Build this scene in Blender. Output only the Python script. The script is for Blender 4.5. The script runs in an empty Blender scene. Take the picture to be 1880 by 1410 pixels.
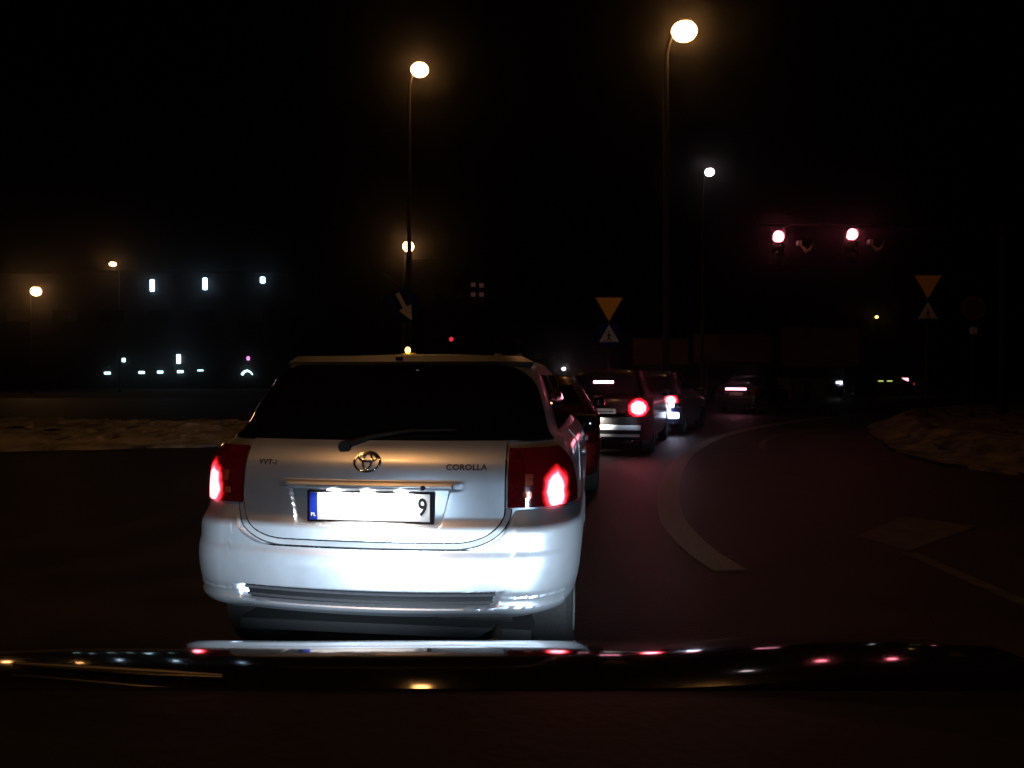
import bpy, bmesh, math, random
from mathutils import Vector, Matrix, noise
random.seed(7)
PI = math.pi
S = bpy.context.scene
COL = S.collection

# ------------------------------------------------------------------ camera
CAM_Z = 1.32
cam_d = bpy.data.cameras.new('dashcam')
cam = bpy.data.objects.new('dashcam', cam_d); COL.objects.link(cam)
cam.location = (0, 0, CAM_Z)
cam.rotation_euler = (math.radians(90 - 0.44), 0, 0)
cam_d.sensor_width = 36.0
cam_d.lens = 36.0 * 1300 / 1880
cam_d.clip_start = 0.02
cam_d.clip_end = 3000
S.camera = cam

# ------------------------------------------------------------------ world (night) + exposure
W = bpy.data.worlds.new('World'); S.world = W; W.use_nodes = True
nt = W.node_tree; nt.nodes.clear()
sky = nt.nodes.new('ShaderNodeTexSky'); sky.sky_type = 'NISHITA'; sky.sun_disc = False
sky.sun_elevation = math.radians(-4); sky.sun_rotation = math.radians(250)
bg = nt.nodes.new('ShaderNodeBackground'); bg.inputs['Strength'].default_value = 0.0008
wo = nt.nodes.new('ShaderNodeOutputWorld')
nt.links.new(sky.outputs[0], bg.inputs[0]); nt.links.new(bg.outputs[0], wo.inputs[0])

S.view_settings.view_transform = 'Standard'; S.view_settings.look = 'None'
S.view_settings.gamma = 1; S.view_settings.exposure = 0
try: S.view_settings.use_curve_mapping = False
except Exception: pass
S.render.engine = 'CYCLES'
S.cycles.use_denoising = True
S.cycles.max_bounces = 6
S.cycles.volume_bounces = 0
S.cycles.sample_clamp_indirect = 4.0
S.cycles.caustics_reflective = False

# ------------------------------------------------------------------ materials
def nodes(name):
    m = bpy.data.materials.new(name); m.use_nodes = True
    t = m.node_tree; b = t.nodes['Principled BSDF']
    return m, t, b
def setp(b, **k):
    for n, v in k.items():
        n = n.replace('_', ' ')
        b.inputs[n].default_value = v
def c4(c): return (c[0], c[1], c[2], 1)
def grain(t, b, base, amt=0.25, scale=20, bump=0.0, bscale=60, detail=6, rough=None):
    tc = t.nodes.new('ShaderNodeTexCoord')
    n = t.nodes.new('ShaderNodeTexNoise'); n.inputs['Scale'].default_value = scale; n.inputs['Detail'].default_value = detail
    t.links.new(tc.outputs['Object'], n.inputs['Vector'])
    r = t.nodes.new('ShaderNodeValToRGB')
    r.color_ramp.elements[0].position = 0.3; r.color_ramp.elements[1].position = 0.7
    r.color_ramp.elements[0].color = c4([x * (1 - amt) for x in base]); r.color_ramp.elements[1].color = c4([min(1, x * (1 + amt)) for x in base])
    t.links.new(n.outputs['Fac'], r.inputs['Fac']); t.links.new(r.outputs['Color'], b.inputs['Base Color'])
    if rough:
        mr = t.nodes.new('ShaderNodeMapRange'); mr.inputs['To Min'].default_value = rough[0]; mr.inputs['To Max'].default_value = rough[1]
        t.links.new(n.outputs['Fac'], mr.inputs['Value']); t.links.new(mr.outputs['Result'], b.inputs['Roughness'])
    if bump:
        n2 = t.nodes.new('ShaderNodeTexNoise'); n2.inputs['Scale'].default_value = bscale; n2.inputs['Detail'].default_value = 4
        t.links.new(tc.outputs['Object'], n2.inputs['Vector'])
        bp = t.nodes.new('ShaderNodeBump'); bp.inputs['Strength'].default_value = bump; bp.inputs['Distance'].default_value = 0.01
        t.links.new(n2.outputs['Fac'], bp.inputs['Height']); t.links.new(bp.outputs['Normal'], b.inputs['Normal'])
def mat(name, base, rough=0.5, metal=0.0, amt=0.12, scale=12, bump=0.0, bscale=60, coat=0.0, spec=0.5):
    m, t, b = nodes(name)
    setp(b, Roughness=rough, Metallic=metal, Coat_Weight=coat, Coat_Roughness=0.04, Specular_IOR_Level=spec)
    grain(t, b, base, amt, scale, bump, bscale)
    return m
def emit(name, col, strength):
    m, t, b = nodes(name)
    setp(b, Base_Color=c4(col), Emission_Color=c4(col), Emission_Strength=strength, Roughness=0.4)
    return m
def paint(name, base, metal=0.8, rough=0.35, dirt=0.15, coat=.4):
    m, t, b = nodes(name)
    setp(b, Metallic=metal, Roughness=rough, Coat_Weight=coat, Coat_Roughness=0.06)
    grain(t, b, base, dirt * .7, 5.0, 0.0)
    # road film: fine speckle in the roughness, slightly heavier low down on the body
    tc = [n for n in t.nodes if n.type == 'TEX_COORD'][0]
    n = t.nodes.new('ShaderNodeTexNoise'); n.inputs['Scale'].default_value = 35; n.inputs['Detail'].default_value = 8
    t.links.new(tc.outputs['Object'], n.inputs['Vector'])
    mr = t.nodes.new('ShaderNodeMapRange'); mr.inputs['To Min'].default_value = rough - .02; mr.inputs['To Max'].default_value = rough + .05
    t.links.new(n.outputs['Fac'], mr.inputs['Value']); t.links.new(mr.outputs['Result'], b.inputs['Roughness'])
    mc = t.nodes.new('ShaderNodeMapRange'); mc.inputs['To Min'].default_value = .06; mc.inputs['To Max'].default_value = .18
    t.links.new(n.outputs['Fac'], mc.inputs['Value']); t.links.new(mc.outputs['Result'], b.inputs['Coat Roughness'])
    return m
def bulb_lens(name, centre, radii, core, glow, base=(0.10, 0.002, 0.003), gpow=1.0, k=1.0):
    """red lens over a bulb: emission falls off with distance from the bulb behind it (object space)"""
    m, t, b = nodes(name)
    setp(b, Base_Color=c4(base), Roughness=0.12, Coat_Weight=1.0, Coat_Roughness=0.03)
    tc = t.nodes.new('ShaderNodeTexCoord')
    mp = t.nodes.new('ShaderNodeMapping'); mp.vector_type = 'TEXTURE'
    mp.inputs['Location'].default_value = centre; mp.inputs['Scale'].default_value = radii
    t.links.new(tc.outputs['Object'], mp.inputs['Vector'])
    nz = t.nodes.new('ShaderNodeTexNoise'); nz.inputs['Scale'].default_value = 22; nz.inputs['Detail'].default_value = 5
    t.links.new(tc.outputs['Object'], nz.inputs['Vector'])
    ln = t.nodes.new('ShaderNodeVectorMath'); ln.operation = 'LENGTH'
    t.links.new(mp.outputs['Vector'], ln.inputs[0])
    ad = t.nodes.new('ShaderNodeMath'); ad.operation = 'MULTIPLY_ADD'; ad.inputs[1].default_value = .75
    t.links.new(nz.outputs['Fac'], ad.inputs[0]); t.links.new(ln.outputs['Value'], ad.inputs[2])
    r = t.nodes.new('ShaderNodeValToRGB')
    e = r.color_ramp.elements
    e[0].position = 0.0; e[0].color = c4([x * k for x in core]); e[1].position = 1.0; e[1].color = (0.0, 0, 0, 1)
    a = e.new(0.55); a.color = c4([x * k for x in core])
    a = e.new(0.72); a.color = c4([x * k for x in glow])
    a = e.new(0.86); a.color = c4([glow[0] * .12 * k, glow[1] * .05 * k, glow[2] * .05 * k])
    mr = t.nodes.new('ShaderNodeMapRange'); mr.inputs['From Max'].default_value = 2.2
    t.links.new(ad.outputs[0], mr.inputs['Value']); t.links.new(mr.outputs['Result'], r.inputs['Fac'])
    t.links.new(r.outputs['Color'], b.inputs['Emission Color']); b.inputs['Emission Strength'].default_value = 6.0
    return m

M = {}
M['silver'] = paint('silver_paint', (0.50, 0.53, 0.57))
M['silver_gap'] = mat('step_grey', (0.15, 0.155, 0.16), 0.6, 0.1)  # grey for the step round the tailgate, darker than the silver
M['dark_paint'] = paint('dark_paint', (0.004, 0.004, 0.005), 0.2, 0.35, coat=.2)
M['dark_red'] = paint('dark_red_paint', (0.05, 0.004, 0.005), 0.3, 0.25, coat=.8)
M['blue_paint'] = paint('dark_blue_paint', (0.008, 0.012, 0.04), 0.3, 0.3, coat=.2)
M['grey_paint'] = paint('grey_paint', (0.04, 0.04, 0.045), 0.6, 0.3)
M['bonnet'] = paint('black_bonnet_paint', (0.006, 0.006, 0.007), 0.0, 0.3, 0.1)
for _k in ('dark_paint', 'blue_paint'): setp(M[_k].node_tree.nodes['Principled BSDF'], Specular_IOR_Level=.12)
def fix_bonnet():
    b = M['bonnet'].node_tree.nodes['Principled BSDF']
    for l in list(b.inputs['Roughness'].links) + list(b.inputs['Coat Roughness'].links): M['bonnet'].node_tree.links.remove(l)
    setp(b, Roughness=0.6, Coat_Weight=1.0, Coat_Roughness=0.07, Coat_IOR=1.6, Specular_IOR_Level=0.0)
fix_bonnet()
M['glass'] = mat('dark_car_glass', (0.004, 0.004, 0.005), 0.04, 0, spec=0.6)
M['plastic'] = mat('black_plastic', (0.005, 0.005, 0.005), 0.6, bump=0.1, spec=.25)
M['rubber'] = mat('tyre_rubber', (0.010, 0.010, 0.010), 0.85, bump=0.3)
M['alloy'] = mat('wheel_alloy', (0.35, 0.35, 0.36), 0.35, 0.8)
M['chrome'] = mat('chrome', (0.7, 0.7, 0.72), 0.08, 1.0)
M['darkchrome'] = mat('badge_letter_chrome', (0.10, 0.10, 0.11), 0.3, 0.9)
M['under'] = mat('underbody', (0.010, 0.010, 0.011), 0.8)
M['plate_white'] = mat('plate_white', (0.85, 0.85, 0.85), 0.35, amt=0.02)
M['plate_blue'] = mat('plate_blue', (0.01, 0.03, 0.35), 0.35, amt=0.02)
M['black'] = mat('print_black', (0.004, 0.004, 0.005), 0.6, spec=.25)
M['steel'] = mat('weathered_steel', (0.018, 0.017, 0.016), 0.7, 0.2, bump=0.1)
M['rib'] = mat('grey_plastic_rib', (0.035, 0.035, 0.04), 0.5)
M['sodium'] = emit('sodium_bowl', (1.0, 0.43, 0.13), 45)
M['sodium_near'] = emit('sodium_bowl_near', (1.0, 0.45, 0.14), 230)
M['sodium_far'] = emit('sodium_bowl_far', (1.0, 0.46, 0.16), 30)
M['white_lamp'] = emit('white_street_lamp', (1.0, 0.80, 0.84), 12)
M['led_blue'] = emit('cool_tube', (0.55, 0.78, 1.0), 5)
M['led_cold'] = emit('cold_small_lamp', (0.62, 0.95, 1.0), 2.2)
M['glare_blue'] = emit('bluish_white_glare', (.62, .70, 1.0), 14)
M['led_pink'] = emit('pink_small_lamp', (1.0, 0.35, 0.9), 1.4)
M['amber'] = emit('amber_glow', (1.0, 0.62, 0.16), 4)
M['dimpink'] = emit('dim_pink_square', (0.9, 0.35, 0.35), 0.035)
M['red_small'] = emit('small_red_lamp', (1.0, 0.04, 0.08), 0.8)
M['signal_red'] = emit('signal_red_lens', (1.0, 0.16, 0.22), 26)
M['lens_off'] = mat('signal_lens_off', (0.02, 0.02, 0.015), 0.2)
M['brake_bar'] = emit('brake_bar', (1.0, 0.30, 0.45), 14)
M['red_lens'] = mat('dark_red_lens', (0.07, 0.002, 0.003), 0.1, coat=1.0, amt=0.3, scale=40)
M['amber_lens'] = mat('amber_reflector', (0.35, 0.07, 0.03), 0.15, 0.4, coat=1.0, amt=.5, scale=60)
M['clear_lens'] = mat('clear_lens', (0.45, 0.22, 0.18), 0.1, coat=1.0, amt=0.4, scale=60)
M['head_lens'] = emit('headlamp_lens', (0.85, 0.93, 1.0), 6)
M['yellow_sign'] = mat('yellow_sign_film', (0.95, 0.55, 0.012), 0.5, amt=0.06)
M['white_sign'] = mat('white_sign_film', (0.52, 0.54, 0.68), 0.5, amt=0.08)
M['blue_sign'] = mat('blue_sign_film', (0.002, 0.012, 0.20), 0.7, amt=0.06, spec=.05)
M['red_sign'] = mat('red_sign_film', (0.14, 0.006, 0.006), 0.5, amt=0.06)
M['line'] = mat('road_paint', (0.115, 0.11, 0.10), 0.7, amt=0.35, scale=40, bump=0.2)
M['line_worn'] = mat('worn_road_paint', (0.05, 0.047, 0.044), 0.7, amt=0.6, scale=7, bump=0.2)
M['kerb'] = mat('kerb_concrete', (0.22, 0.21, 0.20), 0.8, amt=0.3, bump=0.3)
M['wall_dark'] = mat('dark_facade', (0.007, 0.007, 0.008), 0.9, amt=0.2, scale=2)
M['window_dark'] = mat('unlit_window', (0.01, 0.01, 0.012), 0.08)
M['earth'] = mat('dark_ground', (0.022, 0.02, 0.016), 0.95, amt=0.4, scale=0.6, bump=0.4, bscale=8)

def asphalt():
    m, t, b = nodes('asphalt'); setp(b, Specular_IOR_Level=.2)
    grain(t, b, (0.020, 0.016, 0.013), 0.8, 1.6, 1.0, 70, detail=14, rough=(0.42, 0.75))
    return m
M['asphalt'] = asphalt()
def snow(name='dirty_snow', lo=.34, hi=.58, ca=(.10, .085, .06, 1), chi=(.62, .60, .56, 1)):
    m, t, b = nodes(name)
    setp(b, Roughness=0.85)
    tc = t.nodes.new('ShaderNodeTexCoord')
    n = t.nodes.new('ShaderNodeTexNoise'); n.inputs['Scale'].default_value = 1.7; n.inputs['Detail'].default_value = 14; n.inputs['Roughness'].default_value = .7
    t.links.new(tc.outputs['Object'], n.inputs['Vector'])
    r = t.nodes.new('ShaderNodeValToRGB')
    r.color_ramp.elements[0].position = lo; r.color_ramp.elements[0].color = ca
    r.color_ramp.elements[1].position = hi; r.color_ramp.elements[1].color = chi
    t.links.new(n.outputs['Fac'], r.inputs['Fac']); t.links.new(r.outputs['Color'], b.inputs['Base Color'])
    n2 = t.nodes.new('ShaderNodeTexNoise'); n2.inputs['Scale'].default_value = 14; n2.inputs['Detail'].default_value = 6
    t.links.new(tc.outputs['Object'], n2.inputs['Vector'])
    bp = t.nodes.new('ShaderNodeBump'); bp.inputs['Strength'].default_value = .6; bp.inputs['Distance'].default_value = .03
    t.links.new(n2.outputs['Fac'], bp.inputs['Height']); t.links.new(bp.outputs['Normal'], b.inputs['Normal'])
    return m
M['snow'] = snow()
M['snow_patchy'] = snow('patchy_snow', .42, .60, (.03, .026, .018, 1), (.20, .17, .12, 1))
def poster(name, a, bcol, seed):
    m, t, b = nodes(name); setp(b, Roughness=0.6)
    tc = t.nodes.new('ShaderNodeTexCoord')
    v = t.nodes.new('ShaderNodeTexVoronoi'); v.inputs['Scale'].default_value = 0.9; v.distance = 'CHEBYCHEV'
    mp = t.nodes.new('ShaderNodeMapping'); mp.inputs['Location'].default_value = (seed * 3.1, 0, seed * 1.7); mp.inputs['Scale'].default_value = (.7, 1, 1.5)
    t.links.new(tc.outputs['Object'], mp.inputs['Vector']); t.links.new(mp.outputs['Vector'], v.inputs['Vector'])
    sp = t.nodes.new('ShaderNodeSeparateColor'); t.links.new(v.outputs['Color'], sp.inputs['Color'])
    r = t.nodes.new('ShaderNodeValToRGB'); r.color_ramp.elements[0].color = c4(a); r.color_ramp.elements[1].color = c4(bcol)
    t.links.new(sp.outputs[0], r.inputs['Fac']); t.links.new(r.outputs['Color'], b.inputs['Base Color'])
    return m
M['poster_a'] = poster('poster_print_red', (.09, .012, .012), (.17, .05, .035), 1)
M['poster_b'] = poster('poster_print_brown', (.09, .016, .014), (.15, .07, .05), 2)
M['poster_c'] = poster('poster_print_pale', (.11, .045, .036), (.19, .13, .11), 3)

# ------------------------------------------------------------------ object helpers
def link(name, bm, m, parent=None, smooth=True, mats=None):
    me = bpy.data.meshes.new(name)
    bmesh.ops.recalc_face_normals(bm, faces=bm.faces[:])
    bm.to_mesh(me); bm.free()
    for q in ([m] if mats is None else mats): me.materials.append(q)
    if smooth:
        for p in me.polygons: p.use_smooth = True
        try: me.set_sharp_from_angle(angle=math.radians(35))
        except Exception: pass
    o = bpy.data.objects.new(name, me); COL.objects.link(o)
    if parent: o.parent = parent
    return o
def raw(name, verts, faces, m, parent=None, smooth=True):
    bm = bmesh.new()
    vs = [bm.verts.new(v) for v in verts]
    for f in faces:
        try: bm.faces.new([vs[i] for i in f])
        except ValueError: pass
    return link(name, bm, m, parent, smooth)
def empty(name, loc, rotz=0):
    o = bpy.data.objects.new(name, None); COL.objects.link(o)
    o.location = loc; o.rotation_euler = (0, 0, rotz); o.empty_display_size = .2
    return o
def tag(o, label=None, cat=None, group=None, kind=None):
    if label: o['label'] = label
    if cat: o['category'] = cat
    if group: o['group'] = group
    if kind: o['kind'] = kind
    return o
def box(bm, c, s, rot=None, bev=0.0):
    r = bmesh.ops.create_cube(bm, size=1.0)
    vs = r['verts']
    for v in vs:
        p = Vector((v.co.x * s[0], v.co.y * s[1], v.co.z * s[2]))
        if rot is not None: p = rot @ p
        v.co = p + Vector(c)
    if bev > 0:
        es = list({e for v in vs for e in v.link_edges})
        bmesh.ops.bevel(bm, geom=es, offset=bev, segments=2, profile=.6, affect='EDGES')
def tube(bm, pts, rad, n=10, cap=True):
    pts = [Vector(p) for p in pts]
    if not hasattr(rad, '__len__'): rad = [rad] * len(pts)
    rings = []
    for i, p in enumerate(pts):
        d = (pts[min(i + 1, len(pts) - 1)] - pts[max(i - 1, 0)]).normalized()
        a = Vector((0, 0, 1)) if abs(d.z) < .9 else Vector((1, 0, 0))
        x = d.cross(a).normalized(); y = d.cross(x).normalized()
        rings.append([bm.verts.new(p + rad[i] * (x * math.cos(2 * PI * k / n) + y * math.sin(2 * PI * k / n))) for k in range(n)])
    for a, b in zip(rings, rings[1:]):
        for k in range(n): bm.faces.new([a[k], a[(k + 1) % n], b[(k + 1) % n], b[k]])
    if cap:
        bm.faces.new(rings[0][::-1]); bm.faces.new(rings[-1])
def lathe(bm, prof, n=32, axis='X', c=(0, 0, 0)):
    """prof: (offset along axis, radius)"""
    rings = []
    for h, r in prof:
        ring = []
        for k in range(n):
            a = 2 * PI * k / n; ca, sa = r * math.cos(a), r * math.sin(a)
            p = {'X': (h, ca, sa), 'Y': (ca, h, sa), 'Z': (ca, sa, h)}[axis]
            ring.append(bm.verts.new(Vector(p) + Vector(c)))
        rings.append(ring)
    for a, b in zip(rings, rings[1:]):
        for k in range(n): bm.faces.new([a[k], a[(k + 1) % n], b[(k + 1) % n], b[k]])
    bm.faces.new(rings[0][::-1]); bm.faces.new(rings[-1])
def prism(bm, pts, y0, y1, inset=None):
    """outline in x,z extruded along y"""
    a = [bm.verts.new((p[0], y0, p[1])) for p in pts]; b = [bm.verts.new((p[0], y1, p[1])) for p in pts]
    bm.faces.new(a); bm.faces.new(b[::-1])
    n = len(pts)
    for i in range(n): bm.faces.new([a[i], a[(i + 1) % n], b[(i + 1) % n], b[i]])
def text_mesh(s, size, extr, bold=0.0, spacing=1.0):
    cu = bpy.data.curves.new('txt', 'FONT'); cu.body = s; cu.size = size; cu.extrude = extr; cu.offset = bold; cu.align_x = 'CENTER'; cu.align_y = 'CENTER'
    cu.space_character = spacing; cu.resolution_u = 3
    o = bpy.data.objects.new('txt', cu); COL.objects.link(o)
    dg = bpy.context.evaluated_depsgraph_get(); dg.update()
    me = bpy.data.meshes.new_from_object(o.evaluated_get(dg))
    vs = [v.co.copy() for v in me.vertices]; fs = [tuple(p.vertices) for p in me.polygons]
    bpy.data.objects.remove(o); bpy.data.curves.remove(cu); bpy.data.meshes.remove(me)
    return vs, fs

def pchip(xs, ys):
    n = len(xs); h = [xs[i + 1] - xs[i] for i in range(n - 1)]; d = [(ys[i + 1] - ys[i]) / h[i] for i in range(n - 1)]
    m = [0.0] * n; m[0] = d[0]; m[-1] = d[-1]
    for i in range(1, n - 1):
        if d[i - 1] * d[i] <= 0: m[i] = 0
        else:
            w1 = 2 * h[i] + h[i - 1]; w2 = h[i] + 2 * h[i - 1]
            m[i] = (w1 + w2) / (w1 / d[i - 1] + w2 / d[i])
    def f(x):
        if x <= xs[0]: return ys[0]
        if x >= xs[-1]: return ys[-1]
        i = max(j for j in range(n - 1) if xs[j] <= x)
        t = (x - xs[i]) / h[i]
        return (ys[i] * (1 + 2 * t) * (1 - t) ** 2 + h[i] * m[i] * t * (1 - t) ** 2 + ys[i + 1] * t * t * (3 - 2 * t) + h[i] * m[i + 1] * t * t * (t - 1))
    return f
def sst(a, b, x):
    t = min(1, max(0, (x - a) / (b - a))); return t * t * (3 - 2 * t)

# ------------------------------------------------------------------ car body surfaces
class Shell:
    """closed outline ring t in [-5,5] at each height z: 0 rear centre, +-2 rear corner end, +-3 front corner start, +-5 front centre.
       car frame: x right, y forward, z up, rear bumper at y = 0"""
    def __init__(s, rear, front, width, crown=.05, r=.24, ry=.34, wmod=None, disp=None):
        s.v0 = pchip(*zip(*rear)); s.v1 = pchip(*zip(*front)); s.w = pchip(*zip(*width))
        s.crown, s.r, s.ry, s.disp = crown, r, ry, disp
    def raw(s, t, z):
        a = abs(t); sg = 1 if t >= 0 else -1
        w = s.w(z); r = s.r; v0 = s.v0(z); v1 = s.v1(z)
        if a <= 1:
            u = a * (w - r); v = v0 + s.crown * (u / (w - r)) ** 2
        elif a <= 2:
            ph = (a - 1) * PI / 2; u = (w - r) + r * math.sin(ph)
            v = v0 + s.crown + 2 * s.crown * r / (w - r) * math.sin(ph) * (1 - (a - 1) * .0) * .6 + s.ry * (1 - math.cos(ph))
        else:
            ys = v0 + s.crown + 2 * s.crown * r / (w - r) * .6 + s.ry; ye = v1 - .5
            if ye < ys + .2: ye = ys + .2
            if a <= 3:
                f = a - 2; u = w * (1 - .035 * max(0, (f - .72) / .28) ** 2); v = ys + (ye - ys) * f
            elif a <= 4:
                ph = (a - 3) * PI / 2; rr = .34; u = (w * .965 - rr) + rr * math.cos(ph); v = ye + .42 * math.sin(ph)
            else:
                u = (w * .965 - .34) * (5 - a); v = ye + .42 + .08 * (1 - (5 - a) ** 2)
        return Vector((sg * u, v, z))
    def nrm(s, t, z):
        e = .004
        a = s.raw(t + e, z) - s.raw(t - e, z); b = s.raw(t, z + e) - s.raw(t, z - e)
        n = a.cross(b)
        if n.length < 1e-9: return Vector((0, -1, 0))
        n.normalize(); return n
    def pt(s, t, z, off=0.0):
        p = s.raw(t, z); n = s.nrm(t, z)
        if s.disp: off += s.disp(p.x, z, t)
        return p + n * off
    def t_u(s, u, z):
        w = s.w(z); a = abs(u); sg = 1 if u >= 0 else -1
        if a <= w - s.r: return sg * a / (w - s.r)
        q = min(1, (a - (w - s.r)) / s.r); return sg * (1 + math.asin(q) / (PI / 2))
    def t_v(s, v, z, side=1):
        ys = s.v0(z) + s.crown + 2 * s.crown * s.r / (s.w(z) - s.r) * .6 + s.ry; ye = max(s.v1(z) - .5, ys + .2)
        return side * (2 + (v - ys) / (ye - ys))
def patch(shell, name, fn, nu, nv, m, parent, off=0.004, thick=.02, smooth=True, extra=None):
    """fn(a,b) -> (t,z), a,b in 0..1; thick = depth of the turned-in edge"""
    bm = bmesh.new(); g = []
    for j in range(nv + 1):
        row = []
        for i in range(nu + 1):
            t, z = fn(i / nu, j / nv)
            p = shell.pt(t, z, off)
            if extra: p = extra(p, t, z)
            row.append(bm.verts.new(p))
        g.append(row)
    for j in range(nv):
        for i in range(nu): bm.faces.new([g[j][i], g[j][i + 1], g[j + 1][i + 1], g[j + 1][i]])
    if thick:
        loop = [(i, 0) for i in range(nu)] + [(nu, j) for j in range(nv)] + [(i, nv) for i in range(nu, 0, -1)] + [(0, j) for j in range(nv, 0, -1)]
        inn = []
        for i, j in loop:
            t, z = fn(i / nu, j / nv)
            inn.append(bm.verts.new(g[j][i].co - shell.nrm(t, z) * thick))
        L = len(loop)
        for k in range(L):
            a = g[loop[k][1]][loop[k][0]]; b = g[loop[(k + 1) % L][1]][loop[(k + 1) % L][0]]
            bm.faces.new([a, inn[k], inn[(k + 1) % L], b])
    me = bpy.data.meshes.new(name)
    # orient by first face: outward = shell normal
    bm.normal_update()
    t, z = fn(.5, .5); n = shell.nrm(t, z)
    mid = g[nv // 2][nu // 2].link_faces[0]
    if mid.normal.dot(n) < 0:
        for f in bm.faces: f.normal_flip()
    bm.to_mesh(me); bm.free(); me.materials.append(m)
    if smooth:
        for p in me.polygons: p.use_smooth = True
        try: me.set_sharp_from_angle(angle=math.radians(38))
        except Exception: pass
    o = bpy.data.objects.new(name, me); COL.objects.link(o); o.parent = parent
    return o
def on_shell(shell, name, vs, fs, u0, z0, m, parent, off=.004, tilt=0.0):
    out = []
    for v in vs:
        x = u0 + v.x; z = z0 + v.y + tilt * v.x
        t = shell.t_u(x, z)
        out.append(shell.pt(t, z, off + v.z))
    return raw(name, out, fs, m, parent, smooth=False)
def shell_body(shell, name, z0, z1, m, parent, nz=34, off=-.012, roof_crown=.035, arches=None, thick_bottom=True, tmax=None, zsplit=None):
    bm = bmesh.new()
    ts = []
    for k in range(-5, 5):
        n = {0: 8, 1: 8, 2: 22, 3: 8, 4: 4}[k if k >= 0 else -k - 1]
        ts += [k + i / n for i in range(n)]
    rings = []
    zs = [z0 + (z1 - z0) * j / nz for j in range(nz + 1)]
    for z in zs:
        rings.append([bm.verts.new(shell.pt(t if t > -4.999 else -4.999, z, off)) for t in ts])
    N = len(ts)
    for a, b in zip(rings, rings[1:]):
        for k in range(N): bm.faces.new([a[k], a[(k + 1) % N], b[(k + 1) % N], b[k]])
    # roof: shrink the top ring towards its middle with a crown
    top = rings[-1]; c = sum((v.co for v in top), Vector()) / N
    prev = top
    for f in (.04, .12, .25, .42, .6, .8, .95):
        zz = z1 + roof_crown * (1 - (1 - f) ** 2.2)
        ring = [bm.verts.new((c.x + (v.co.x - c.x) * (1 - f), c.y + (v.co.y - c.y) * (1 - f), zz)) for v in top]
        for k in range(N): bm.faces.new([prev[k], prev[(k + 1) % N], ring[(k + 1) % N], ring[k]])
        prev = ring
    bm.faces.new(prev)
    bm.faces.new(rings[0][::-1])
    o = link(name, bm, m, parent)
    if arches:
        cb = bmesh.new()
        for (y, zc, r, w) in arches:
            for sd in (-1, 1):
                lathe(cb, [(sd * (w - .26), r), (sd * (w + .3), r)], 40, 'X', (0, y, zc))
        co = link('cutter', cb, M['plastic'])
        md = o.modifiers.new('b', 'BOOLEAN'); md.operation = 'DIFFERENCE'; md.object = co; md.solver = 'EXACT'
        dg = bpy.context.evaluated_depsgraph_get(); dg.update()
        par = o.parent; o.parent = None; dg.update()
        me = bpy.data.meshes.new_from_object(o.evaluated_get(dg))
        o.modifiers.clear(); old = o.data; o.data = me; o.parent = par
        bpy.data.objects.remove(co); bpy.data.meshes.remove(old)
        try: me.set_sharp_from_angle(angle=math.radians(35))
        except Exception: pass
    return o
def wheel(parent, x, y, z, r=.31, w=.20, side=1):
    bm = bmesh.new()
    lathe(bm, [(-w / 2, r * .66), (-w / 2, r * .90), (-w * .38, r * .985), (-w * .2, r), (w * .2, r), (w * .38, r * .985), (w / 2, r * .90), (w / 2, r * .66)], 40, 'X', (0, 0, 0))
    wo_ = link('wheel', bm, M['rubber'], parent); wo_.location = (x, y, z)
    bm = bmesh.new()
    xo = side * (w / 2 - .012)
    for k in range(8):
        a = k * PI / 4
        rot = Matrix.Rotation(a, 3, 'X')
        box(bm, rot @ Vector((xo, 0, r * .36)), (.02, .045, r * .52), rot, .004)
    lathe(bm, [(xo - side * .012, r * .14), (xo + side * .012, r * .12)], 20, 'X')
    lathe(bm, [(xo - side * .004, r * .68), (xo + side * .006, r * .68), (xo + side * .006, r * .60), (xo - side * .03, r * .58)], 36, 'X')
    link('rim', bm, M['alloy'], wo_)
    return wo_
def mirror(parent, x, y, z, m, side=1):
    bm = bmesh.new()
    box(bm, (0, 0, 0), (.165, .10, .13), None, .035)
    o = link('wing_mirror', bm, m, parent); o.location = (x + side * .09, y, z)
    bm = bmesh.new(); box(bm, (0, -.053, 0), (.15, .006, .10), None, .002); link('mirror_glass', bm, M['glass'], o)
    bm = bmesh.new(); box(bm, (-side * .12, .02, -.045), (.10, .04, .035), None, .01); link('mirror_arm', bm, M['plastic'], o)
    return o
def spot(parent, name, loc, direction, energy, size_deg, col, radius=.02, blend=1.0):
    l = bpy.data.lights.new(name, 'SPOT'); l.energy = energy; l.spot_size = math.radians(size_deg); l.spot_blend = blend; l.color = col; l.shadow_soft_size = radius
    o = bpy.data.objects.new(name, l); COL.objects.link(o); o.location = loc
    o.rotation_euler = Vector(direction).to_track_quat('-Z', 'Y').to_euler(); o.parent = parent
    return o
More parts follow.
